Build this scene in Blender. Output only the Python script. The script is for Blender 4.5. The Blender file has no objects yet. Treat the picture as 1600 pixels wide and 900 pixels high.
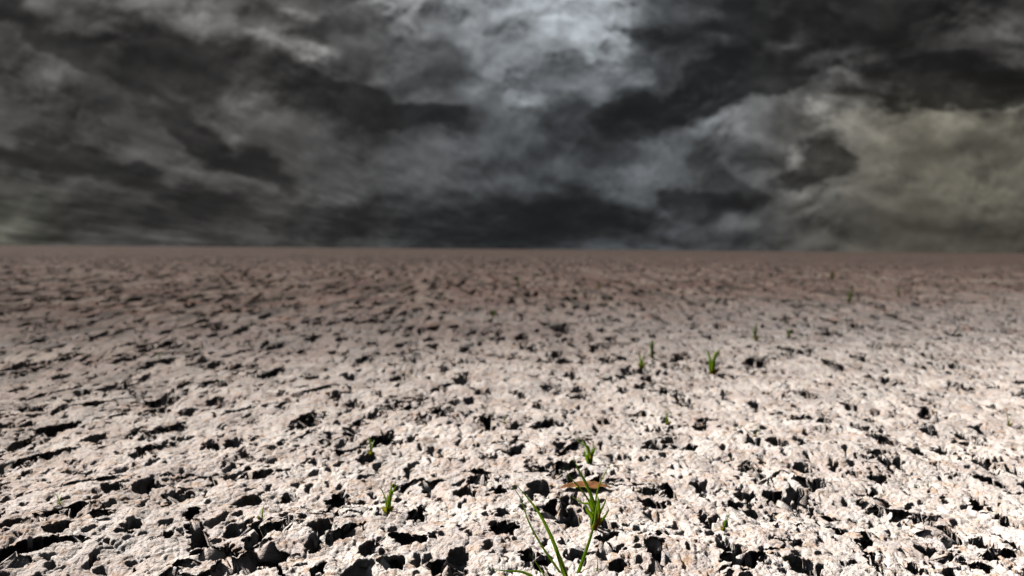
import bpy, math, random
import numpy as np
from mathutils import Vector, Matrix
R = math.radians
random.seed(7)
S = bpy.context.scene
COL = S.collection

# ------------------------------------------------------------------ camera
W, H, F = 1600.0, 900.0, 1300.0            # photograph size, focal length in its pixels
CAM_H = 0.50
PITCH, ROLL = math.atan(60.0 / F), R(0.47)
camd = bpy.data.cameras.new('camera'); cam = bpy.data.objects.new('camera', camd)
COL.objects.link(cam); S.camera = cam
camd.sensor_width = 36.0; camd.lens = 36.0 * F / W
camd.clip_start = 0.02; camd.clip_end = 20000
CM = Matrix.Rotation(math.pi / 2 - PITCH, 3, 'X') @ Matrix.Rotation(ROLL, 3, 'Z')
cam.matrix_world = Matrix.Translation((0, 0, CAM_H)) @ CM.to_4x4()
camd.dof.use_dof = True; camd.dof.focus_distance = 1.35; camd.dof.aperture_fstop = 3.7

def ray(px, py):
    return CM @ Vector(((px - W / 2) / F, (H / 2 - py) / F, -1.0))
def ground_at(px, py):
    d = ray(px, py); t = -CAM_H / d.z
    return Vector((d.x * t, d.y * t, 0))
def at_depth(px, py, Y):
    d = ray(px, py); t = Y / d.y
    return Vector((d.x * t, Y, CAM_H + d.z * t))

# ------------------------------------------------------------------ sun and exposure
SUN_EL, SUN_AZ = R(40), R(-64)             # azimuth from +Y, clockwise positive
sd = bpy.data.lights.new('sun', 'SUN'); sun = bpy.data.objects.new('sun', sd)
COL.objects.link(sun)
sd.energy = 5.0; sd.angle = R(0.55); sd.color = (1.0, 0.93, 0.84)
TO_SUN = Vector((math.sin(SUN_AZ) * math.cos(SUN_EL), math.cos(SUN_AZ) * math.cos(SUN_EL), math.sin(SUN_EL)))
sun.rotation_euler = TO_SUN.to_track_quat('Z', 'Y').to_euler()
S.view_settings.view_transform = 'Standard'; S.view_settings.look = 'None'
S.view_settings.exposure = 1.72; S.view_settings.gamma = 1
S.view_settings.use_curve_mapping = False
S.render.engine = 'CYCLES'
S.cycles.diffuse_bounces = 0; S.cycles.max_bounces = 6; S.cycles.transparent_max_bounces = 8

# ------------------------------------------------------------------ node helpers
class NT:
    def __init__(self, tree): self.t = tree; self.n = tree.nodes; self.l = tree.links
    def new(self, kind, **kw):
        nd = self.n.new(kind)
        for k, v in kw.items(): setattr(nd, k, v)
        return nd
    def put(self, sock, v):
        if isinstance(v, bpy.types.NodeSocket): self.l.new(v, sock)
        else: sock.default_value = v
    def math(self, op, a, b=0.0, c=0.0, clamp=False):
        nd = self.new('ShaderNodeMath', operation=op, use_clamp=clamp)
        self.put(nd.inputs[0], a); self.put(nd.inputs[1], b); self.put(nd.inputs[2], c)
        return nd.outputs[0]
    def vmath(self, op, a, b=None, scale=None):
        nd = self.new('ShaderNodeVectorMath', operation=op)
        self.put(nd.inputs[0], a)
        if b is not None: self.put(nd.inputs[1], b)
        if scale is not None: self.put(nd.inputs[3], scale)
        return nd.outputs[1] if op in ('LENGTH', 'DOT_PRODUCT', 'DISTANCE') else nd.outputs[0]
    def comb(self, x, y, z):
        nd = self.new('ShaderNodeCombineXYZ')
        for i, v in enumerate((x, y, z)): self.put(nd.inputs[i], v)
        return nd.outputs[0]
    def noise(self, vec, scale, detail=4, rough=0.5, lac=2.0, dist=0.0, color=False, kind='FBM'):
        nd = self.new('ShaderNodeTexNoise', noise_dimensions='3D')
        nd.noise_type = kind
        self.put(nd.inputs['Vector'], vec); nd.inputs['Scale'].default_value = scale
        nd.inputs['Detail'].default_value = detail; nd.inputs['Roughness'].default_value = rough
        nd.inputs['Lacunarity'].default_value = lac; nd.inputs['Distortion'].default_value = dist
        return nd.outputs['Color' if color else 'Fac']
    def rng(self, v, a, b, c=0.0, d=1.0, smooth=True):
        nd = self.new('ShaderNodeMapRange'); nd.interpolation_type = 'SMOOTHSTEP' if smooth else 'LINEAR'
        nd.clamp = True
        for i, x in enumerate((v, a, b, c, d)): self.put(nd.inputs[i], x)
        return nd.outputs[0]
    def mixf(self, f, a, b):
        nd = self.new('ShaderNodeMix', data_type='FLOAT')
        self.put(nd.inputs[0], f); self.put(nd.inputs[2], a); self.put(nd.inputs[3], b)
        return nd.outputs[0]
    def mixc(self, f, a, b, mode='MIX'):
        nd = self.new('ShaderNodeMix', data_type='RGBA', blend_type=mode)
        self.put(nd.inputs[0], f); self.put(nd.inputs[6], a); self.put(nd.inputs[7], b)
        return nd.outputs[2]

# ------------------------------------------------------------------ storm sky (world)
world = bpy.data.worlds.new('World'); S.world = world; world.use_nodes = True
wt = world.node_tree; wt.nodes.clear(); w = NT(wt)
EXPG = 2 ** S.view_settings.exposure
D = w.new('ShaderNodeTexCoord').outputs['Generated']
sp = w.new('ShaderNodeSeparateXYZ'); w.put(sp.inputs[0], D)
dx, dy, dz = sp.outputs
# chart of the forward half of the sky: (azimuth, height) as tangents, in units of 100 photo pixels
yy = w.math('MAXIMUM', dy, 0.12)
u = w.math('MULTIPLY', w.math('DIVIDE', dx, yy), F / 100)
v = w.math('MULTIPLY', w.math('DIVIDE', dz, yy), F / 100)
P = w.comb(u, v, 0.0)
# perspective-flattened chart of a cloud deck for streaks
zz = w.math('ADD', w.math('MAXIMUM', dz, 0.0), 0.07)
Q = w.comb(w.math('DIVIDE', dx, zz), w.math('DIVIDE', dy, zz), 0.0)
def centred(col, amt):
    return w.vmath('SCALE', w.vmath('SUBTRACT', col, (0.5, 0.5, 0.5)), scale=amt)
Pan = w.vmath('MULTIPLY', P, (0.62, 1.0, 1.0))
w1 = centred(w.noise(Pan, 0.55, 3, 0.55, color=True), 1.5)
w2 = centred(w.noise(Pan, 1.6, 5, 0.62, color=True), 0.85)
PW = w.vmath('ADD', w.vmath('ADD', P, w1), w2)
edge = w.math('SUBTRACT', w.noise(Pan, 0.95, 10, 0.60), 0.5)
# (cx, cy, rx, ry, angle deg, value 0-1 display, inner, opacity, edge-noise)   centre and radii in photo pixels
base = 0.27
strokes = [
    # broad tones
    (250, 40, 330, 75, 8, 0.36, 0.0, 0.9, .8),
    (760, 10, 330, 120, 0, 0.52, 0.0, 0.9, .8),
    (850, 60, 240, 130, 10, 0.60, 0.0, 0.85, .9),
    (800, 130, 150, 90, 0, 0.40, 0.0, 0.6, .9),
    (1400, 260, 330, 150, 0, 0.36, 0.2, 0.95, .6),
    (700, 230, 200, 90, -10, 0.32, 0.0, 0.7, .8),
    (300, 345, 700, 45, 0, 0.20, 0.0, 0.8, .6),
    (780, 345, 420, 50, 3, 0.16, 0.0, 0.9, .7),
    (450, 285, 340, 24, 8, 0.31, 0.0, 0.8, .7),
    (180, 215, 200, 22, 12, 0.27, 0.0, 0.6, .8),
    (10, 345, 90, 40, 0, 0.36, 0.0, 0.8, 1.0),
    # bright breaks
    (880, 15, 110, 60, 10, 0.70, 0.1, 0.9, 1.2),
    (640, 8, 90, 35, 0, 0.66, 0.0, 0.8, 1.1),
    (960, 88, 66, 58, 40, 0.64, 0.62, 0.85, 1.3),
    (930, 125, 60, 40, 20, 0.36, 0.3, 0.85, 1.2),
    (1000, 100, 16, 26, 10, 0.74, 0.2, 0.8, 1.0),
    (470, 15, 60, 22, 10, 0.52, 0.0, 0.8, 1.2),
    (410, 90, 60, 60, 30, 0.46, 0.0, 0.8, 1.2),
    (485, 92, 42, 18, -10, 0.56, 0.0, 0.8, 1.2),
    (600, 130, 60, 26, -10, 0.44, 0.0, 0.7, 1.2),
    (655, 155, 40, 22, 0, 0.42, 0.0, 0.7, 1.2),
    (275, 25, 70, 40, 20, 0.42, 0.0, 0.6, 1.2),
    (90, 95, 80, 26, 25, 0.36, 0.0, 0.7, 1.2),
    (750, 110, 60, 50, 0, 0.44, 0.0, 0.6, 1.0),
    (1080, 20, 50, 28, 0, 0.56, 0.0, 0.6, 1.3),
    # billows inside the bright break
    (800, 70, 40, 46, 20, 0.40, 0.3, 0.75, 1.5),
    (700, 60, 60, 34, 30, 0.40, 0.3, 0.7, 1.4),
    (860, 120, 70, 34, -20, 0.36, 0.3, 0.8, 1.5),
    (1000, 50, 40, 30, 0, 0.34, 0.3, 0.7, 1.5),
    (900, 75, 30, 16, 30, 0.70, 0.1, 0.7, 1.5),
    (830, 165, 60, 20, 10, 0.48, 0.0, 0.6, 1.5),
    # dark masses
    (190, 110, 260, 44, 21, 0.185, 0.62, 0.8, 1.0),
    (380, 130, 260, 50, 24, 0.18, 0.2, 0.85, .9),
    (560, 172, 190, 36, 10, 0.185, 0.66, 0.85, 1.0),
    (20, 20, 130, 42, 20, 0.17, 0.1, 0.8, .8),
    (560, 55, 140, 34, 12, 0.27, 0.1, 0.75, 1.0),
    (680, 75, 60, 44, 50, 0.27, 0.1, 0.7, 1.0),
    (350, 225, 150, 30, 22, 0.18, 0.64, 0.8, 1.0),
    (150, 270, 300, 26, 13, 0.185, 0.1, 0.8, .8),
    (1150, 240, 150, 75, -8, 0.31, 0.72, 0.92, 1.0),
    (1120, 290, 70, 40, 20, 0.22, 0.4, 0.85, 1.0),
    (930, 205, 100, 60, 0, 0.22, 0.62, 0.75, 1.1),
    (870, 330, 130, 40, -5, 0.145, 0.2, 0.85, .9),
    (1040, 270, 70, 40, 20, 0.385, 0.1, 0.7, 1.0),
    (1110, 318, 110, 34, 10, 0.19, 0.62, 0.85, 1.1),
    (1265, 262, 80, 32, -26, 0.195, 0.62, 0.85, 1.2),
    (1160, 338, 62, 18, -12, 0.36, 0.1, 0.8, 1.0),
    (1420, 345, 300, 40, -3, 0.26, 0.0, 0.8, 1.0),
    (1215, 242, 14, 30, 20, 0.50, 0.1, 0.75, 1.2),
    (1400, 195, 230, 44, 6, 0.48, 0.0, 0.75, 1.2),
    (1270, 165, 60, 18, -8, 0.50, 0.0, 0.75, 1.2),
    (1420, 205, 60, 22, 12, 0.30, 0.1, 0.6, 1.3),
    (1030, 60, 110, 70, -45, 0.22, 0.3, 0.85, 1.0),
    (1330, 10, 330, 76, -8, 0.175, 0.62, 0.92, 1.0),
    (1160, 105, 230, 62, -24, 0.165, 0.70, 0.94, 0.9),
    (1060, 150, 130, 46, -14, 0.175, 0.66, 0.9, 1.0),
    (1500, 128, 230, 50, 2, 0.18, 0.74, 0.94, 1.0),
    (1330, 112, 60, 16, 15, 0.38, 0.0, 0.6, 1.2),
    (1330, 60, 180, 10, -16, 0.27, 0.0, 0.6, 1.2),
    (1180, 80, 70, 16, -25, 0.30, 0.0, 0.6, 1.3),
    (1480, 75, 140, 14, -8, 0.27, 0.0, 0.6, 1.3),
    (380, 170, 44, 28, 30, 0.35, 0.0, 0.7, 1.4),
    (378, 218, 34, 16, 30, 0.42, 0.0, 0.7, 1.4),
    (285, 155, 50, 10, 20, 0.27, 0.0, 0.7, 1.3),
]
V = base
for (cx, cy, rx, ry, ang, val, inner, op, en) in strokes:
    mp = w.new('ShaderNodeMapping', vector_type='TEXTURE')
    w.put(mp.inputs['Vector'], PW)
    mp.inputs['Location'].default_value = ((cx - 800) / 100, (390 - cy) / 100, 0)
    mp.inputs['Rotation'].default_value = (0, 0, R(-ang))
    mp.inputs['Scale'].default_value = (rx / 100, ry / 100, 1)
    L = w.vmath('LENGTH', w.vmath('MULTIPLY', mp.outputs[0], (1, 1, 0)))
    L = w.math('MULTIPLY_ADD', edge, en * 1.7, L)
    if inner >= 0.6: inn, out = inner, 1.04
    elif val < 0.24 and cy < 300: inn, out = max(inner, 0.5), 1.12
    elif val > 0.43: inn, out = inner * 0.6, 1.05
    else: inn, out = inner, 1.35
    V = w.mixf(w.rng(L, inn, out, op, 0.0), V, val)
# wispy and billowy relief
PB = w.vmath('ADD', w.vmath('MULTIPLY', P, (0.72, 1.0, 1.0)), w.vmath('ADD', w.vmath('SCALE', w1, scale=0.5), w.vmath('SCALE', w2, scale=0.35)))
def emboss(vec, sc, det, rough, delta):
    a = w.noise(vec, sc, det, rough)
    b = w.noise(w.vmath('ADD', vec, delta), sc, det, rough)
    return a, w.math('SUBTRACT', a, b)
bil, em1 = emboss(PB, 0.85, 5, 0.50, (-0.06, 0.20, 0.0))
fin, em2 = emboss(PB, 2.6, 8, 0.60, (-0.03, 0.10, 0.0))
strk, em3 = emboss(w.vmath('MULTIPLY', w.vmath('ADD', Q, w.vmath('SCALE', w1, scale=0.10)), (1.5, 0.30, 1.0)), 1.2, 9, 0.58, (0.0, -0.12, 0.0))
low = w.rng(v, 3.6, 0.8, 0.25, 1.0)                       # flat layers take over near the horizon
patchy = w.math('ADD', w.rng(w.noise(P, 0.7, 3, 0.5), 0.42, 0.62, 0.25, 1.0), w.rng(V, 0.28, 0.5, -0.15, 0.5))
bill = w.math('ADD', w.math('ADD', w.math('MULTIPLY', w.math('SUBTRACT', bil, 0.5), 0.7), w.math('MULTIPLY', em1, 2.3)),
              w.math('MULTIPLY', patchy, w.math('ADD', w.math('MULTIPLY', w.math('SUBTRACT', fin, 0.5), 0.35), w.math('MULTIPLY', em2, 1.9))))
lay = w.math('ADD', w.math('MULTIPLY', w.math('SUBTRACT', strk, 0.5), 1.1), w.math('MULTIPLY', em3, 1.6))
relief = w.mixf(w.math('MULTIPLY', low, w.rng(u, 4.0, -1.0, 0.1, 0.65)), bill, lay)
relief = w.math('MULTIPLY', relief, w.mixf(w.math('MULTIPLY', w.rng(u, 3.8, 6.0), w.rng(v, 2.4, 1.8)), 0.95, 0.45))
V = w.math('MULTIPLY', V, w.math('ADD', 1.0, relief))
V = w.math('SMOOTH_MAX', w.math('MULTIPLY_ADD', V, 1.33, -0.075), 0.135, 0.14)
V = w.math('MULTIPLY', V, w.rng(u, 4.0, 7.0, 1.0, 0.90))
V = w.math('SUBTRACT', V, w.math('MULTIPLY', w.math('MAXIMUM', w.math('SUBTRACT', V, 0.50), 0.0), 0.45))
# to light
VL = w.math('POWER', V, 2.2)
# tints: neutral left, cool centre, olive right and far left near the horizon
tn = w.mixc(w.rng(w.math('ABSOLUTE', w.math('SUBTRACT', u, 1.0)), 0.5, 5.0), (0.92, 1.0, 1.07, 1), (1.02, 1.0, 0.97, 1))
ol = w.math('MULTIPLY', w.rng(u, 3.2, 6.5), w.rng(v, 2.9, 2.0))
tn = w.mixc(ol, tn, (1.10, 1.03, 0.83, 1))
ol2 = w.math('MULTIPLY', w.rng(u, -6.0, -8.2), w.rng(v, 1.6, 0.2))
tn = w.mixc(ol2, tn, (1.05, 1.05, 0.86, 1))
storm = w.vmath('SCALE', tn, scale=w.math('DIVIDE', VL, EXPG))
# the rest of the vault: broken grey cloud in front of a clear Nishita sky behind the viewer
nish = w.new('ShaderNodeTexSky', sky_type='NISHITA', sun_disc=False)
nish.sun_elevation = SUN_EL; nish.sun_rotation = SUN_AZ % (2 * math.pi)
bgN = w.new('ShaderNodeBackground'); w.put(bgN.inputs[0], nish.outputs[0]); bgN.inputs[1].default_value = 0.05
bgS = w.new('ShaderNodeBackground'); w.put(bgS.inputs[0], storm); bgS.inputs[1].default_value = 1.0
gn = w.noise(w.vmath('MULTIPLY', D, (1, 1, 1.8)), 2.2, 7, 0.58, dist=0.4)
gcol = w.vmath('SCALE', (0.95, 1.0, 1.06), scale=w.rng(gn, 0.3, 0.72, 0.012, 0.05))
bgG = w.new('ShaderNodeBackground'); w.put(bgG.inputs[0], gcol); bgG.inputs[1].default_value = 1.0
vault = w.new('ShaderNodeMixShader')
sdot = w.vmath('DOT_PRODUCT', D, tuple(TO_SUN))       # the break in the cloud is round the sun
w.put(vault.inputs[0], w.rng(w.math('ADD', sdot, w.math('MULTIPLY', w.math('SUBTRACT', gn, 0.5), 0.5)), 0.96, 0.72))
w.put(vault.inputs[1], bgN.outputs[0]); w.put(vault.inputs[2], bgG.outputs[0])
fm = w.new('ShaderNodeMixShader')
front = w.math('MULTIPLY', w.rng(dy, 0.3, 0.6), w.rng(v, 5.5, 3.8))
w.put(fm.inputs[0], front); w.put(fm.inputs[1], vault.outputs[0]); w.put(fm.inputs[2], bgS.outputs[0])
wo = w.new('ShaderNodeOutputWorld'); w.put(wo.inputs[0], fm.outputs[0])
world.cycles.sampling_method = 'MANUAL'; world.cycles.sample_map_resolution = 512

# ------------------------------------------------------------------ numpy noise
def hash2(ix, iy, seed):
    h = (ix.astype(np.int64) * 374761393 + iy.astype(np.int64) * 668265263 + seed * 1442695041) & 0xffffffff
    h = ((h ^ (h >> 13)) * 1274126177) & 0xffffffff
    h = ((h ^ (h >> 16)) * 2246822519) & 0xffffffff
    return ((h ^ (h >> 15)) & 0xffffff).astype(np.float32) / float(0xffffff)
def vnoise(x, y, seed):
    ix = np.floor(x); iy = np.floor(y); fx = (x - ix).astype(np.float32); fy = (y - iy).astype(np.float32)
    ix = ix.astype(np.int64); iy = iy.astype(np.int64)
    def g(ax, ay, ox, oy):
        a = hash2(ax, ay, seed) * (2 * np.pi)
        return np.cos(a) * ox + np.sin(a) * oy
    sx = fx * fx * fx * (fx * (fx * 6 - 15) + 10); sy = fy * fy * fy * (fy * (fy * 6 - 15) + 10)
    a = g(ix, iy, fx, fy); b = g(ix + 1, iy, fx - 1, fy)
    c = g(ix, iy + 1, fx, fy - 1); d = g(ix + 1, iy + 1, fx - 1, fy - 1)
    a = a + (b - a) * sx; c = c + (d - c) * sx
    return (a + (c - a) * sy) * 1.5            # about -1..1
def fbm(x, y, seed, octs=4, gain=0.5):
    s = 0; amp = 1; tot = 0
    for k in range(octs):
        s = s + amp * vnoise(x * 2 ** k + 17.3 * k, y * 2 ** k - 9.1 * k, seed + k); tot += amp; amp *= gain
    return s / tot * 1.35
def worley(x, y, seed, second=False):
    ix = np.floor(x).astype(np.int64); iy = np.floor(y).astype(np.int64)
    f1 = np.full(x.shape, 9.0, np.float32); f2 = f1.copy(); cid = np.zeros(x.shape, np.float32)
    for oy in (-1, 0, 1):
        for ox in (-1, 0, 1):
            cx = ix + ox; cy = iy + oy
            px = cx + 0.1 + 0.8 * hash2(cx, cy, seed); py = cy + 0.1 + 0.8 * hash2(cx, cy, seed + 1)
            d = ((x - px) ** 2 + (y - py) ** 2).astype(np.float32)
            near = d < f1
            if second: f2 = np.where(near, f1, np.minimum(f2, d))
            cid = np.where(near, hash2(cx, cy, seed + 2), cid)
            f1 = np.where(near, d, f1)
    return np.sqrt(f1), (np.sqrt(f2) if second else None), cid
def sstep(a, b, x):
    t = np.clip((x - a) / (b - a), 0, 1); return t * t * (3 - 2 * t)

# ------------------------------------------------------------------ ground: one sheet to the horizon
def mat(name, build):
    m = bpy.data.materials.new(name); m.use_nodes = True
    t = NT(m.node_tree); b = m.node_tree.nodes['Principled BSDF']; build(t, b); return m

rows = [-6000, -1500, -400, -100, -30, -10, -4, -1.5, -0.3, 0.3, 0.6]
y = 0.85
while y < 1.1: rows.append(y); y += 0.006
while y < 14: rows.append(y); y *= 1.00155
k = 1.0017
while y < 4000:
    rows.append(y); y *= k; k = min(1.06, 1 + (k - 1) * 1.006)
rows = np.array(rows)
t = list(np.arange(-0.70, 0.7001, 0.00125))
o = 0.70; st = 0.002; outer = []
while o < 60: o += st; st *= 1.06; outer.append(o)
tt = np.array([-a for a in outer[::-1]] + t + outer)
wy = np.where(rows > 1.1, rows, 1.1 + (1.1 - rows) * 1.0)
X = (wy[:, None] * tt[None, :]); Y = np.repeat(rows[:, None], len(tt), 1)
print('ground grid', X.shape, X.size)

def ground_shape(X, Y):
    """height and how deep in a pit, from plan position only"""
    yp = np.maximum(Y, -5)
    # the holes are longer away from the viewer than across to offset foreshortening, more so farther out
    ys = np.where(yp < 1, yp, 1 + np.log1p(np.maximum(yp - 1, 0) * 0.95) / 0.95 / 1.1)
    sc = 1.0 / (1 + 0.12 * np.clip(yp - 1, 0, 30))
    xs = X * sc; ys = ys * 0.78
    n1 = vnoise(X * 22, Y * 18, 3); n2 = vnoise(X * 22, Y * 18, 5)
    n3 = vnoise(X * 70, Y * 60, 7); n4 = vnoise(X * 70, Y * 60, 9)
    wx = xs + n1 * 0.012 + n3 * 0.006; wyy = ys + n2 * 0.010 + n4 * 0.005
    h = fbm(X * 1.6, Y * 1.6, 11, 3) * 0.020 + fbm(X * 7, Y * 7, 15, 3) * 0.010
    a, _, ca = worley(wx * 19, wyy * 22, 21); h += (0.6 - a * a) * 0.010 + (ca - .5) * 0.003
    b, _, cb = worley(wx * 48, wyy * 52, 31); h += (0.7 - b * b) * 0.0070
    c, _, cc = worley(xs * 120 + n3, ys * 130 + n4, 41); h += (0.6 - c * c) * 0.0052 * (Y < 7)
    pit = np.zeros_like(h)
    # irregular merged holes
    dens = fbm(X * 0.9, Y * 0.7, 51, 2)
    f = fbm(wx * 11.5 + 3, wyy * 12.5, 61, 5, 0.62)
    th = 0.58 - 0.10 * dens - 0.22 * sstep(2.2, 8, Y) - 0.07 * sstep(0.0, -0.6, X / np.maximum(Y, 1)) * sstep(1.5, 4, Y)
    pit = np.maximum(pit, np.clip((f - th) / 0.12, 0, 1))
    # broken, winding cracks
    g1, g2, _ = worley(wx * 2.6 + n1 * 0.10, wyy * 3.4 + n2 * 0.10, 71, True)
    ww = 0.075 * np.clip(fbm(X * 3.2, Y * 3.2, 81, 3) + 0.10, 0, 1)
    pit = np.maximum(pit, sstep(ww, ww * 0.45 - 0.004, g2 - g1) * (ww > 0.004))
    # small pores
    p1, _, pc = worley(wx * 15 + 5, wyy * 17, 91)
    rad = np.where(pc > 0.48, 0.10 + 0.30 * (pc - 0.48) / 0.52 + 0.10 * sstep(2.5, 7, Y), 0.0)
    pores = sstep(rad, rad * 0.6, p1 + n3 * 0.13) * (rad > 0)
    p2, _, pd = worley(wx * 37 + 5, wyy * 40, 95)
    rad = np.where(pd > 0.5, 0.12 + 0.30 * (pd - 0.5) / 0.5, 0.0)
    pores2 = sstep(rad, rad * 0.6, p2 + n4 * 0.12) * (rad > 0)
    return h, pit, pores, pores2, n1, n2, n3

# the largest holes stand where the photograph shows them: px, py, width, height, tilt
HOLES = [
 (60,860,130,26,-12),(120,800,60,26,-15),(150,752,60,22,-10),(250,668,60,26,-25),(230,700,60,14,-15),(80,670,40,26,10),(20,880,60,20,0),
 (300,800,36,22,30),(330,862,70,24,-8),(310,835,60,24,30),(70,712,60,22,-30),(160,810,40,16,0),(285,880,40,14,0),(480,655,40,14,-15),
 (600,686,40,28,0),(545,700,40,12,-15),(415,735,50,10,-8),(540,830,50,34,-40),(650,800,40,22,-10),(675,752,36,20,0),(635,750,36,12,-15),
 (530,775,40,20,10),(500,612,50,14,-14),(430,825,60,22,-20),(700,885,70,28,15),(640,840,60,20,10),(690,648,30,22,10),(750,735,40,12,10),
 (780,770,30,16,0),(868,800,44,40,15),(900,700,80,26,-30),(850,662,40,16,-10),(785,830,50,22,-10),(835,875,60,20,10),(895,732,40,12,0),
 (1022,862,44,46,-30),(1010,770,50,12,-8),(1030,700,50,12,-6),(1065,555,36,12,-35),(1020,790,44,14,8),(950,842,44,16,-15),(965,890,30,18,0),
 (1165,880,84,40,-15),(1180,740,30,40,0),(1268,755,34,22,0),(1205,772,34,14,-12),(1145,786,38,14,-8),(1330,820,60,18,8),(1350,842,40,18,-10),
 (1370,745,40,18,-10),(1352,780,24,18,0),(1300,796,30,16,20),(1380,692,30,18,15),(1540,722,40,26,-20),(1545,752,42,20,10),(1530,785,44,22,-30),
 (1485,830,24,24,-30),(1590,770,36,14,0),(1365,875,40,30,-35),(1520,880,40,30,30),(1560,865,60,26,-10),(1180,565,40,18,-25),(1240,550,30,16,20),
 (1300,572,28,14,-10),(1350,566,20,20,0),(1385,483,14,14,0),(570,562,26,24,0),(815,527,24,14,0),(870,515,26,10,0),(880,563,22,12,0),
 (1000,645,30,16,0),(1060,620,24,16,-20),(1250,655,40,12,0),(1430,570,20,14,0),(1500,690,36,12,-5),(1260,620,26,18,30),(1450,640,24,12,0),
 (430,580,26,16,0),(370,572,30,14,0),(255,540,20,18,20),(100,665,40,18,0),(150,630,50,14,-5),(330,600,30,16,0),(60,620,30,18,0),(25,575,24,20,0),
 (250,625,34,20,0),(200,560,26,16,0),(595,490,16,12,0),(430,540,26,14,0),(110,560,24,14,0),(480,660,46,14,-12),(700,600,20,10,0),(760,660,26,10,0),
 (1100,660,24,10,0),(1440,480,12,10,0),(1500,600,24,14,0),(1570,520,14,14,0),(1585,600,26,12,0),(1130,500,16,12,0),(1300,500,14,10,0),
 (1560,640,30,12,0),(950,565,26,10,0),(640,640,30,12,0),(900,620,30,8,0),(1080,700,26,10,0),(560,660,26,12,0),(380,640,34,12,-10),
]
def carve_holes(X, Y, pit, n1, n2, n3):
    for (px, py, ww, hh, ang) in HOLES:
        g = ground_at(px, py); g2 = ground_at(px, py + hh / 2); g3 = ground_at(px, py - hh / 2)
        rx = ww / F * g.y * 0.47; ry = (g3.y - g2.y) * 0.38
        # image tilt becomes a shear of y with x
        slope = -math.tan(R(ang)) * (g3.y - g2.y) / hh / (g.y / F)
        slope = max(-1.6, min(1.6, slope))
        i0, i1 = np.searchsorted(rows, (g.y - 2.2 * ry - abs(slope) * rx * 2, g.y + 2.2 * ry + abs(slope) * rx * 2))
        j = np.where((tt > (g.x - 2 * rx) / g.y - .02) & (tt < (g.x + 2 * rx) / g.y + .02))[0]
        j0, j1 = j[0], j[-1] + 1
        x = X[i0:i1, j0:j1]; yv = Y[i0:i1, j0:j1]
        ax = (x - g.x + n1[i0:i1, j0:j1] * 0.5 * rx + n3[i0:i1, j0:j1] * 0.5 * rx) / rx
        ay = (yv - g.y - slope * (x - g.x) + n2[i0:i1, j0:j1] * 0.45 * ry + n3[i0:i1, j0:j1] * 0.5 * ry) / ry
        r = np.sqrt(ax * ax + ay * ay)
        pit[i0:i1, j0:j1] = np.maximum(pit[i0:i1, j0:j1], np.clip((1.0 - r) / 0.34, 0, 1))
hgt, pit, po1, po2, n1, n2, n3 = ground_shape(X, Y)
carve_holes(X, Y, pit, n1, n2, n3)
hgt = hgt - np.median(hgt[(Y > 1.1) & (Y < 5) & (pit < .1)])
farfade = 1 - sstep(30, 90, np.abs(Y)) ; farfade = np.where(np.abs(X) > 70, 0, farfade)
near = (Y > -1)
deep = 0.12 * (1 + 0.05 * np.clip(Y, 0, 20))
Z = hgt * farfade - deep * pit ** 1.4 * farfade - 0.042 * (1 + 0.12 * np.clip(Y - 2, 0, 20)) * po1 * farfade - 0.018 * po2 * farfade
# low swells far out
Z += np.where(Y > 15, fbm(X * 0.05, Y * 0.03, 131, 3) * 0.10 * sstep(15, 60, Y) * (1 - sstep(200, 800, Y)), 0)
Z += 0.8 * sstep(350, 600, Y)                # a very low rise closes the plain
# undercut: below the rim the walls step back under the crust
dX = np.maximum(np.gradient(X, axis=1), 1e-4); dY = np.maximum(np.gradient(Y, axis=0), 1e-4)
def outward(m):
    for _ in range(3):
        m[1:-1] = (m[:-2] + 2 * m[1:-1] + m[2:]) / 4; m[:, 1:-1] = (m[:, :-2] + 2 * m[:, 1:-1] + m[:, 2:]) / 4
    gy, gx = np.gradient(m); ax = gx / dX; ay = gy / dY
    gl = np.sqrt(ax * ax + ay * ay) + 1e-6
    return -ax / gl, -ay / gl
grow = (1 + 0.06 * np.clip(Y, 0, 20)) * farfade * (np.abs(X) < 20)
ox, oy = outward(pit.copy())
wg = sstep(0.02, 0.30, pit) * (1 - sstep(0.95, 0.999, pit)) * 0.034 * grow
XX = X + ox * wg; YY = Y + oy * wg
ox, oy = outward(po1.copy())
wg = sstep(0.02, 0.4, po1) * (1 - sstep(0.95, 0.999, po1)) * 0.010 * grow * (pit < .02)
XX = XX + ox * wg; YY = YY + oy * wg
nr, nc = X.shape
me = bpy.data.meshes.new('ground')
verts = np.stack([XX, YY, Z], -1).reshape(-1, 3).astype(np.float32)
me.vertices.add(len(verts)); me.vertices.foreach_set('co', verts.ravel())
ii = np.arange(nr - 1)[:, None] * nc + np.arange(nc - 1)[None, :]
quads = np.stack([ii, ii + 1, ii + nc + 1, ii + nc], -1).reshape(-1, 4).astype(np.int32)
me.loops.add(quads.size); me.loops.foreach_set('vertex_index', quads.ravel())
me.polygons.add(len(quads)); me.polygons.foreach_set('loop_start', np.arange(0, quads.size, 4, dtype=np.int32))
me.polygons.foreach_set('use_smooth', np.ones(len(quads), bool))
me.update()
ground = bpy.data.objects.new('ground', me); COL.objects.link(ground)
ground['kind'] = 'structure'
def height(x, yv):
    i = int(np.clip(np.searchsorted(rows, yv), 1, nr - 2)); j = int(np.clip(np.searchsorted(tt, x / max(yv, 1.1)), 1, nc - 2))
    return float(Z[i, j])
def crust_height(x, yv):
    """the intact crust beside any hole"""
    i = int(np.clip(np.searchsorted(rows, yv), 4, nr - 5)); j = int(np.clip(np.searchsorted(tt, x / max(yv, 1.1)), 4, nc - 5))
    return float(Z[i - 3:i + 4, j - 3:j + 4].max())
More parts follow.
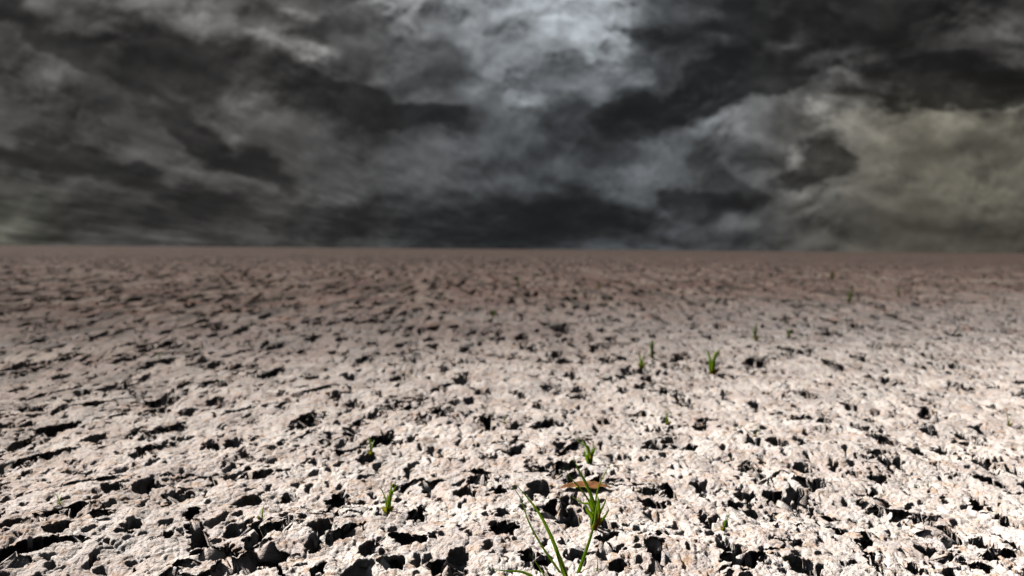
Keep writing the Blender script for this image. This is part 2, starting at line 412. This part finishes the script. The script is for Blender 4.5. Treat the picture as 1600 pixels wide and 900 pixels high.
def crust_at(px, py):
    d = ray(px, py); z = 0.0
    for _ in range(8):
        tq = (z - CAM_H) / d.z; z = 0.6 * z + 0.4 * crust_height(d.x * tq, d.y * tq)
    return Vector((d.x * tq, d.y * tq, z))

def crust(t, b):
    C = t.new('ShaderNodeTexCoord').outputs['Object']
    big = t.noise(C, 0.35, 4, 0.55); mid = t.noise(C, 6.0, 5, 0.6); fine = t.noise(C, 38.0, 5, 0.65)
    grain = t.noise(C, 240.0, 3, 0.7)
    c = t.mixc(t.rng(mid, 0.36, 0.64), (0.33, 0.29, 0.275, 1), (0.475, 0.445, 0.43, 1))
    c = t.mixc(t.rng(fine, 0.50, 0.68, 0, 0.75), c, (0.30, 0.20, 0.13, 1))
    c = t.mixc(t.rng(fine, 0.47, 0.33, 0, 0.6), c, (0.31, 0.31, 0.335, 1))
    c = t.mixc(t.rng(grain, 0.50, 0.75, 0, 0.45), c, (0.14, 0.11, 0.09, 1))
    c = t.mixc(t.rng(t.noise(C, 2.6, 5, 0.6), 0.50, 0.62, 0, 0.5), c, (0.28, 0.265, 0.26, 1))
    c = t.mixc(t.rng(t.noise(C, 16.0, 5, 0.7), 0.56, 0.68, 0, 0.65), c, (0.17, 0.12, 0.095, 1))
    # distant soil: browner, redder crust plus painted shade falloff, most so to the left
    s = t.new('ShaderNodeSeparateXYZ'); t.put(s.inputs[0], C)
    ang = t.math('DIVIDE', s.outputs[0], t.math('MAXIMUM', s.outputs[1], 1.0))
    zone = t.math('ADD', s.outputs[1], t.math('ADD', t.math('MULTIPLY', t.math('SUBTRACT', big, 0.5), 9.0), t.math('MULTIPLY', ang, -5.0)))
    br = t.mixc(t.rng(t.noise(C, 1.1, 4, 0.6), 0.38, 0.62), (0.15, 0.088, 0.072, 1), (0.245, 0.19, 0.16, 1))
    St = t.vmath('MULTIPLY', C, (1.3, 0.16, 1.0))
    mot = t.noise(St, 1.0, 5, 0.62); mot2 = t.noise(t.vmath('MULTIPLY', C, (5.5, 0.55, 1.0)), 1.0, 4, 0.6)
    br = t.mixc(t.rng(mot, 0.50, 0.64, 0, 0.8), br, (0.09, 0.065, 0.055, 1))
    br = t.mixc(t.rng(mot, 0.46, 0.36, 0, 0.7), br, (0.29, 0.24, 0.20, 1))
    br = t.mixc(t.rng(mot2, 0.52, 0.59, 0, 0.9), br, (0.045, 0.036, 0.03, 1))  # dark blots painted in for the shade inside distant holes
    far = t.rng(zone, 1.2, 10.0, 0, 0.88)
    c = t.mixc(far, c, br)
    rust = t.math('MULTIPLY', t.rng(t.noise(C, 2.3, 4, 0.6), 0.60, 0.70), t.rng(s.outputs[1], 3.0, 7.0))
    c = t.mixc(t.math('MULTIPLY', rust, 0.6), c, (0.30, 0.13, 0.075, 1))
    t.put(b.inputs['Base Color'], c); b.inputs['Roughness'].default_value = 0.95
    b.inputs['Specular IOR Level'].default_value = 0.15
    bm = t.new('ShaderNodeBump'); bm.inputs['Strength'].default_value = 0.9; bm.inputs['Distance'].default_value = 0.006
    hh = t.math('ADD', t.noise(C, 110.0, 5, 0.65), t.math('MULTIPLY', t.noise(C, 320.0, 3, 0.6), 0.35))
    t.put(bm.inputs['Height'], hh); t.put(b.inputs['Normal'], bm.outputs[0])
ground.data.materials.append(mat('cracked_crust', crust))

# ------------------------------------------------------------------ unseen sheet above the frame, added to shade the far plain
def add_sun_blocker():
    Hc = 300.0
    off = TO_SUN * (Hc / TO_SUN.z)
    me = bpy.data.meshes.new('sun_blocker'); nx, ny = 60, 150
    xs = np.linspace(-1000, 1000, nx); vs = []
    for iy in range(ny):
        q = iy / (ny - 1)
        for x in xs:
            ye = 2.6 + x * 0.15 * (1 if abs(x) < 60 else 60 / abs(x))  # near edge of its shadow on the plain
            yv = ye + (q ** 2.2) * 610
            vs.append((x, yv))
    P2 = np.array(vs); ex = np.minimum(1, np.minimum(np.repeat(np.linspace(0, 1, ny) * 60, nx), 1))
    th = (fbm(P2[:, 0] / 260, P2[:, 1] / 260, 201, 4) * 0.5 + 0.9)
    rim = np.ones((ny, nx)); rim[0] = 0; rim[-1] = 0; rim[:, 0] = 0; rim[:, -1] = 0; rim[1] = .35; rim[2] = .6
    th = th * rim.ravel()
    su = np.array(TO_SUN)
    flat = np.c_[P2[:, 0] + off.x, P2[:, 1] + off.y, np.full(len(P2), Hc)]
    top = flat + su * (2 + th * 80)[:, None]
    bot = flat - su * (2 + th * 22)[:, None]
    V = np.concatenate([top, bot]); n = ny * nx; Fs = []
    for a in range(ny - 1):
        for c in range(nx - 1):
            i = a * nx + c
            Fs.append((i, i + 1, i + nx + 1, i + nx)); Fs.append((n + i, n + i + nx, n + i + nx + 1, n + i + 1))
    ring = [c for c in range(nx)] + [a * nx + nx - 1 for a in range(1, ny)] + [(ny - 1) * nx + c for c in range(nx - 2, -1, -1)] + [a * nx for a in range(ny - 2, 0, -1)]
    for a, c in zip(ring, ring[1:] + ring[:1]): Fs.append((a, n + a, n + c, c))
    me.from_pydata(V.tolist(), [], Fs); me.update()
    o = bpy.data.objects.new('sun_blocker', me); COL.objects.link(o); o['kind'] = 'structure'
    def cm(t, b):
        b.inputs['Base Color'].default_value = (0.55, 0.57, 0.6, 1); b.inputs['Roughness'].default_value = 1
        b.inputs['Specular IOR Level'].default_value = 0
        # part of the sun comes through, more at the rim to soften the shade
        sc_ = t.new('ShaderNodeSeparateXYZ'); t.put(sc_.inputs[0], t.new('ShaderNodeTexCoord').outputs['Object'])
        ry_ = t.math('SUBTRACT', sc_.outputs[1], off.y)
        t.put(b.inputs['Alpha'], t.rng(ry_, 0.0, 30.0, 0.36, 0.60))
    me.materials.append(mat('sun_blocker_mat', cm))
add_sun_blocker()

# ------------------------------------------------------------------ plants
def leaf_mat(name, lo, hi, sc=60):
    def f(t, b):
        C = t.new('ShaderNodeTexCoord').outputs['Object']
        n = t.noise(C, sc, 3, 0.6)
        t.put(b.inputs['Base Color'], t.mixc(t.rng(n, 0.35, 0.65), lo, hi))
        b.inputs['Roughness'].default_value = 0.5; b.inputs['Specular IOR Level'].default_value = 0.35
        b.inputs['Transmission Weight'].default_value = 0.0
        tr = t.new('ShaderNodeBsdfTranslucent'); t.put(tr.inputs[0], t.mixc(0.5, hi, (0.45, 0.62, 0.06, 1)))
        ms = t.new('ShaderNodeMixShader'); ms.inputs[0].default_value = 0.55
        out = [n_ for n_ in t.n if n_.type == 'OUTPUT_MATERIAL'][0]
        t.l.new(b.outputs[0], ms.inputs[1]); t.l.new(tr.outputs[0], ms.inputs[2]); t.l.new(ms.outputs[0], out.inputs[0])
    return mat(name, f)
M_GREEN = leaf_mat('blade_green', (0.10, 0.20, 0.02, 1), (0.28, 0.42, 0.05, 1))
M_LIGHT = leaf_mat('blade_fresh', (0.20, 0.33, 0.035, 1), (0.38, 0.50, 0.07, 1))
M_DRY = leaf_mat('blade_dry', (0.45, 0.26, 0.10, 1), (0.62, 0.44, 0.20, 1))
M_RED = leaf_mat('sheath_red', (0.55, 0.09, 0.03, 1), (0.70, 0.28, 0.07, 1))
M_RUST = leaf_mat('dead_leaf', (0.15, 0.06, 0.03, 1), (0.32, 0.14, 0.06, 1), 90)

def ribbon(pts, wid, data, mi=0, tip=0.08, fold=0.35, face=None):
    """a folded tapering blade through pts (smoothed), appended to data=(verts, faces, mats)"""
    P3 = [Vector(p) for p in pts]; out = []; wid = wid * 1.3
    n = len(P3)
    for i in range(n - 1):
        p0 = P3[max(i - 1, 0)]; p1 = P3[i]; p2 = P3[i + 1]; p3 = P3[min(i + 2, n - 1)]
        for s in range(8):
            q = s / 8
            out.append(0.5 * ((2 * p1) + (p2 - p0) * q + (2 * p0 - 5 * p1 + 4 * p2 - p3) * q * q + (3 * p1 - p0 - 3 * p2 + p3) * q ** 3))
    out.append(P3[-1])
    Vs, Fs, Ms = data; b0 = len(Vs); m = len(out)
    face = face or Vector((0, -1, 0.25))
    for i, p in enumerate(out):
        q = i / (m - 1)
        d = (out[min(i + 1, m - 1)] - out[max(i - 1, 0)]).normalized()
        side = d.cross(face).normalized(); nrm = side.cross(d)
        ww = wid * (0.75 + 0.25 * min(1, q * 5)) * (1 - q ** 1.8) + wid * tip * 0.5
        tw = math.sin(q * 2.2 + wid * 900) * 0.3
        s2 = (side * math.cos(tw) + nrm * math.sin(tw)); n2_ = d.cross(s2)
        Vs += [p - s2 * ww / 2, p + n2_ * ww * fold * 0.5, p + s2 * ww / 2, p + n2_ * (ww * fold * 0.5 + wid * 0.10)]
    for i in range(m - 1):
        a = b0 + i * 4; c = a + 4
        for f in ((a, a + 1, c + 1, c), (a + 1, a + 2, c + 2, c + 1), (a + 2, a + 3, c + 3, c + 2), (a + 3, a, c, c + 3)):
            Fs.append(f); Ms.append(mi)
    Fs.append((b0, b0 + 3, b0 + 2, b0 + 1)); Ms.append(mi)
    e = b0 + (m - 1) * 4; Fs.append((e, e + 1, e + 2, e + 3)); Ms.append(mi)
def mesh_obj(name, data, mats, parent=None, origin=Vector((0, 0, 0))):
    Vs, Fs, Ms = data
    me = bpy.data.meshes.new(name)
    me.from_pydata([tuple(Vector(v_) - origin) for v_ in Vs], [], Fs)
    for m in mats: me.materials.append(m)
    me.polygons.foreach_set('material_index', Ms); me.polygons.foreach_set('use_smooth', [True] * len(Fs)); me.update()
    o = bpy.data.objects.new(name, me); COL.objects.link(o)
    if parent: o.parent = parent
    else: o.location = origin
    return o
def tag(o, label, cat, group=None):
    o['label'] = label; o['category'] = cat
    if group: o['group'] = group
def base_empty(name, p):
    e = bpy.data.objects.new(name, None); COL.objects.link(e); e.location = p; e.empty_display_size = 0.02; return e
def px_path(pts, Y0, Y1):
    n = len(pts)
    return [at_depth(p[0], p[1], Y0 + (Y1 - Y0) * i / (n - 1)) for i, p in enumerate(pts)]

# foreground clump of long blades, rooted just under the lower picture edge
Yf = 1.27
def rooted(name, px, Y):
    r = at_depth(px, 905, Y); r.z = crust_height(r.x, Y) - 0.006
    return r
root = rooted('g', 884, Yf)
tuft = base_empty('grass_tuft', root)
tag(tuft, 'sharp foreground grass tuft with two long blades arching up to the left', 'grass', 'grass sprouting from the cracked ground')
def blade(px_pts, wid, m, parent, origin, Y0, Y1, name='blade', rootp=None):
    p = px_path(px_pts, Y0, Y1)
    if rootp is not None: p = [rootp] + p
    d = ([], [], []); ribbon(p, wid, d)
    return mesh_obj(name, d, [m], parent, origin)
blade([(882, 897), (866, 850), (846, 808), (826, 780), (806, 757)], 0.0054, M_GREEN, tuft, root, Yf, Yf - .02, rootp=root + Vector((0.002, 0, 0)))
blade([(872, 890), (846, 852), (826, 815), (813, 778), (795, 752)], 0.0030, M_GREEN, tuft, root, Yf + .01, Yf + .03, rootp=root + Vector((-0.003, 0.004, 0)))
blade([(882, 896), (874, 876), (866, 858)], 0.0030, M_LIGHT, tuft, root, Yf - .006, Yf, rootp=root + Vector((0.001, -0.003, 0)))
blade([(884, 892), (879, 876), (876, 866)], 0.0024, M_DRY, tuft, root, Yf - .003, Yf, rootp=root + Vector((0.003, -0.001, 0)))
root2 = rooted('g', 902, Yf + .01)
t2 = base_empty('grass_tuft', root2)
tag(t2, 'single dark upright blade leaning right in the foreground, right of the longest grass', 'grass', 'grass sprouting from the cracked ground')
blade([(906, 888), (920, 848), (929, 815), (932, 785)], 0.0046, M_GREEN, t2, root2, Yf + .01, Yf + .04, rootp=root2)
blade([(905, 895), (909, 884)], 0.0022, M_DRY, t2, root2, Yf + .01, Yf + .012, rootp=root2 + Vector((0.002, 0, 0)))
def single(pxr, pts, wid, m, Y0, Y1, label, name='grass_sprout'):
    r = rooted('g', pxr, Y0); p = [r] + px_path(pts, Y0, Y1)
    d = ([], [], []); ribbon(p, wid, d); o = mesh_obj(name, d, [m], None, r)
    tag(o, label, 'grass', 'grass sprouting from the cracked ground'); return o
single(852, [(850, 899), (841, 884), (828, 866)], 0.0024, M_GREEN, Yf, Yf + .02, 'short thin blade standing left of the long foreground blades')
single(840, [(828, 899), (812, 893), (790, 892), (764, 889)], 0.0036, M_GREEN, 1.26, 1.26, 'dark grass blade lying almost flat to the left at the lower picture edge')
single(933, [(932, 894), (934, 882), (933, 873)], 0.0026, M_LIGHT, Yf, Yf + .01, 'tiny upright blade right of the leaning foreground blade')
single(985, [(986, 899), (986, 894)], 0.0022, M_LIGHT, Yf, Yf + .01, 'tiny blade tip at the lower edge, farthest right of the foreground blades')

# second clump, behind the first
g = crust_at(930, 822); Ym = g.y; r = Vector((g.x, Ym, crust_height(g.x, Ym) - 0.004))
t3 = base_empty('grass_tuft', r)
tag(t3, 'leafy green tuft with a red and yellow base in front of the rust leaf', 'grass', 'grass sprouting from the cracked ground')
def b3(pts, wid, m, dy=0.0, name='blade', off=0.0):
    blade(pts, wid, m, t3, r, Ym + off, Ym + dy + off, name, rootp=r + Vector((off * .5, off, 0)))
b3([(931, 800), (924, 776), (914, 752), (904, 735), (896, 714)], 0.0060, M_GREEN, .02)
b3([(922, 790), (910, 786), (893, 775)], 0.0040, M_GREEN, -.02, off=.004)
b3([(926, 795), (912, 770), (893, 748), (880, 730)], 0.0034, M_GREEN, .03, off=.006)
b3([(930, 795), (934, 765), (946, 738), (956, 722)], 0.0030, M_LIGHT, .02)
b3([(938, 800), (944, 788), (948, 775)], 0.0040, M_GREEN, .01, off=-.003)
b3([(926, 810), (918, 798), (914, 786)], 0.0085, M_LIGHT, 0, off=-.010)
b3([(932, 808), (935, 792), (934, 774)], 0.0095, M_LIGHT, 0, off=-.012)
b3([(928, 800), (924, 788), (921, 778)], 0.0060, M_LIGHT, 0, off=-.008)
b3([(944, 808), (950, 798), (949, 790)], 0.0036, M_GREEN, 0)
b3([(935, 812), (936, 798)], 0.0075, M_DRY, 0, 'sheath', off=-.016)
b3([(935, 816), (937, 805)], 0.0075, M_RED, 0, 'sheath', off=-.018)

# third clump by the long hole
g = crust_at(922, 724); r = Vector((g.x, g.y, crust_height(g.x, g.y) - 0.004)); Y3 = g.y
t4 = base_empty('grass_tuft', r)
tag(t4, 'small orange based tuft at the lip of the long dark hole', 'grass', 'grass sprouting from the cracked ground')
def b4(pts, wid, m, name='blade', dy=0.0):
    blade(pts, wid, m, t4, r, Y3, Y3 + dy, name, rootp=r)
b4([(920, 712), (916, 698), (908, 684)], 0.0060, M_GREEN, dy=.02)
b4([(924, 712), (928, 702), (926, 692)], 0.0080, M_GREEN)
b4([(917, 716), (912, 702)], 0.0080, M_LIGHT, dy=-.012)
b4([(924, 714), (925, 700)], 0.0070, M_LIGHT, dy=-.012)
b4([(922, 720), (922, 710)], 0.0080, M_DRY, 'sheath', -.012)
b4([(920, 700), (906, 692), (898, 680)], 0.0040, M_GREEN, dy=.02)

# dead leaf lying on the crust
def dead_leaf(px, py, wpx, hpx, label, seed):
    g = crust_at(px, py); rr = random.Random(seed)
    L = wpx / F * g.y; n = 22; Wd = L * 0.36
    zc = crust_height(g.x, g.y)
    Vs, Fs, Ms = [], [], []
    for side in (0, 1):
        for i in range(n):
            q = i / (n - 1); prof = math.sin(math.pi * q ** 0.85) ** 0.8
            for j in range(5):
                s = (j - 2) / 2
                jag = 1 + 0.18 * rr.uniform(-1, 1) * abs(s)
                Vs.append(Vector((g.x + (q - .5) * L, g.y + s * Wd * prof * jag * .5 + math.sin(q * 5) * L * .03,
                                  max(zc - 0.012, crust_height(g.x + (q - .5) * L, g.y + s * Wd * prof * .5)) + 0.003 + abs(s) * 0.006 * prof - side * 0.0008)))
    for side in (0, 1):
        o0 = side * n * 5
        for i in range(n - 1):
            for j in range(4):
                a = o0 + i * 5 + j; f = (a, a + 5, a + 6, a + 1)
                Fs.append(f if side == 0 else f[::-1]); Ms.append(0)
    ob = mesh_obj('dead_leaf', (Vs, Fs, Ms), [M_RUST], None, Vector((g.x, g.y, zc)))
    tag(ob, label, 'leaf'); return ob
dead_leaf(915, 763, 82, 14, 'curled rust brown dead leaf lying behind the leafy tuft', 1)

# small sprouts over the plain: px, py of the base, height px, blades, kind, label
SPROUTS = [
 (606, 797, 38, 4, 'fresh', 'bright green sprout with a dry orange base standing alone left of the centre'),
 (580, 708, 26, 3, 'mid', 'small dark sprout with red base left of the square dark hole'),
 (92, 788, 16, 3, 'fresh', 'tiny yellow green sprout near the left side above the long crack'),
 (1180, 696, 14, 4, 'fresh', 'low yellow green sprout leaning left on pale crust right of the centre'),
 (1131, 826, 24, 3, 'mid', 'faint sprout in the near right ground, left of the large black hole'),
 (1112, 584, 36, 5, 'red', 'bright green tuft with a red base in the middle distance'),
 (1002, 574, 26, 4, 'fresh', 'yellowish sprout just left of and nearer than the dark green tuft'),
 (1019, 558, 24, 5, 'mid', 'dark green tuft behind the yellowish sprout near the slanted hole'),
 (1180, 530, 22, 4, 'fresh', 'dull green tuft left of the round one in the far ground'),
 (1232, 527, 16, 5, 'fresh', 'low round green tuft in the far ground, centre right'),
 (1328, 472, 28, 4, 'fresh', 'tall green tuft far away on the right'),
 (1403, 462, 18, 3, 'fresh', 'pale tuft far away, right of the tall green one'),
 (1300, 436, 20, 6, 'dry', 'olive straw clump near the horizon on the right'),
 (1576, 664, 18, 3, 'fresh', 'yellow green sprout at the far right side of the picture'),
 (770, 494, 16, 3, 'fresh', 'dull sprout beside the reddish soil left of the centre line'),
 (409, 832, 24, 2, 'fresh', 'thin pale sprout in the near left ground'),
 (788, 660, 14, 2, 'mid', 'small sprout in the middle ground just left of centre'),
 (1041, 664, 26, 2, 'fresh', 'thin yellowish sprout in the middle ground right of centre'),
 (612, 770, 18, 2, 'mid', 'faint dark sprout just behind the bright lone sprout'),
 (1506, 500, 14, 3, 'dry', 'straw coloured tuft in the far right ground'),
 (809, 446, 18, 4, 'fresh', 'faint green tuft far away near the middle'),
 (936, 452, 12, 4, 'fresh', 'low faint green tuft far away, right of the middle'),
 (1450, 760, 10, 2, 'fresh', 'tiny green shoot among small holes in the near right'),
 (248, 560, 12, 2, 'mid', 'dull green speck of a sprout in the left middle distance'),
]
for k_, (px, py, hp, nb, kind, label) in enumerate(SPROUTS):
    rr = random.Random(100 + k_); g = crust_at(px, py); hm = hp / F * g.y * (0.75 if g.y > 6 else 1.0)
    zc = crust_height(g.x, g.y) - 0.004
    base = Vector((g.x, g.y, zc)); d = ([], [], [])
    mats = {'fresh': [M_LIGHT, M_DRY], 'mid': [M_GREEN, M_DRY], 'red': [M_LIGHT, M_RED], 'dry': [M_DRY, M_GREEN]}[kind]
    for q in range(nb):
        a = rr.uniform(0, 2 * math.pi); sp_ = rr.uniform(0.1, 0.55) * hm; hh = hm * rr.uniform(0.65, 1.1) + 0.006
        wd = hm * rr.uniform(0.09, 0.16) * (1.25 if g.y > 3 else 1.0) * 0.6
        o3 = Vector((math.cos(a), math.sin(a), 0))
        ribbon([base + o3 * 0.002 * q, base + o3 * sp_ * .25 + Vector((0, 0, hh * .5)), base + o3 * sp_ * .6 + Vector((0, 0, hh * .85)), base + o3 * sp_ + Vector((0, 0, hh))],
               wd, d, 0, face=Vector((rr.uniform(-.6, .6), -1, .2)))
    if hp >= 14:
        for q in range(2):
            a = rr.uniform(0, 6.28); o3 = Vector((math.cos(a), math.sin(a) - .4, 0))
            ribbon([base, base + o3 * hm * .15 + Vector((0, 0, hm * .18)), base + o3 * hm * .3 + Vector((0, 0, hm * .30))], hm * 0.20, d, 1)
    ob = mesh_obj('grass_sprout', d, mats, None, base)
    tag(ob, label, 'grass', 'small sprouts scattered over the plain')
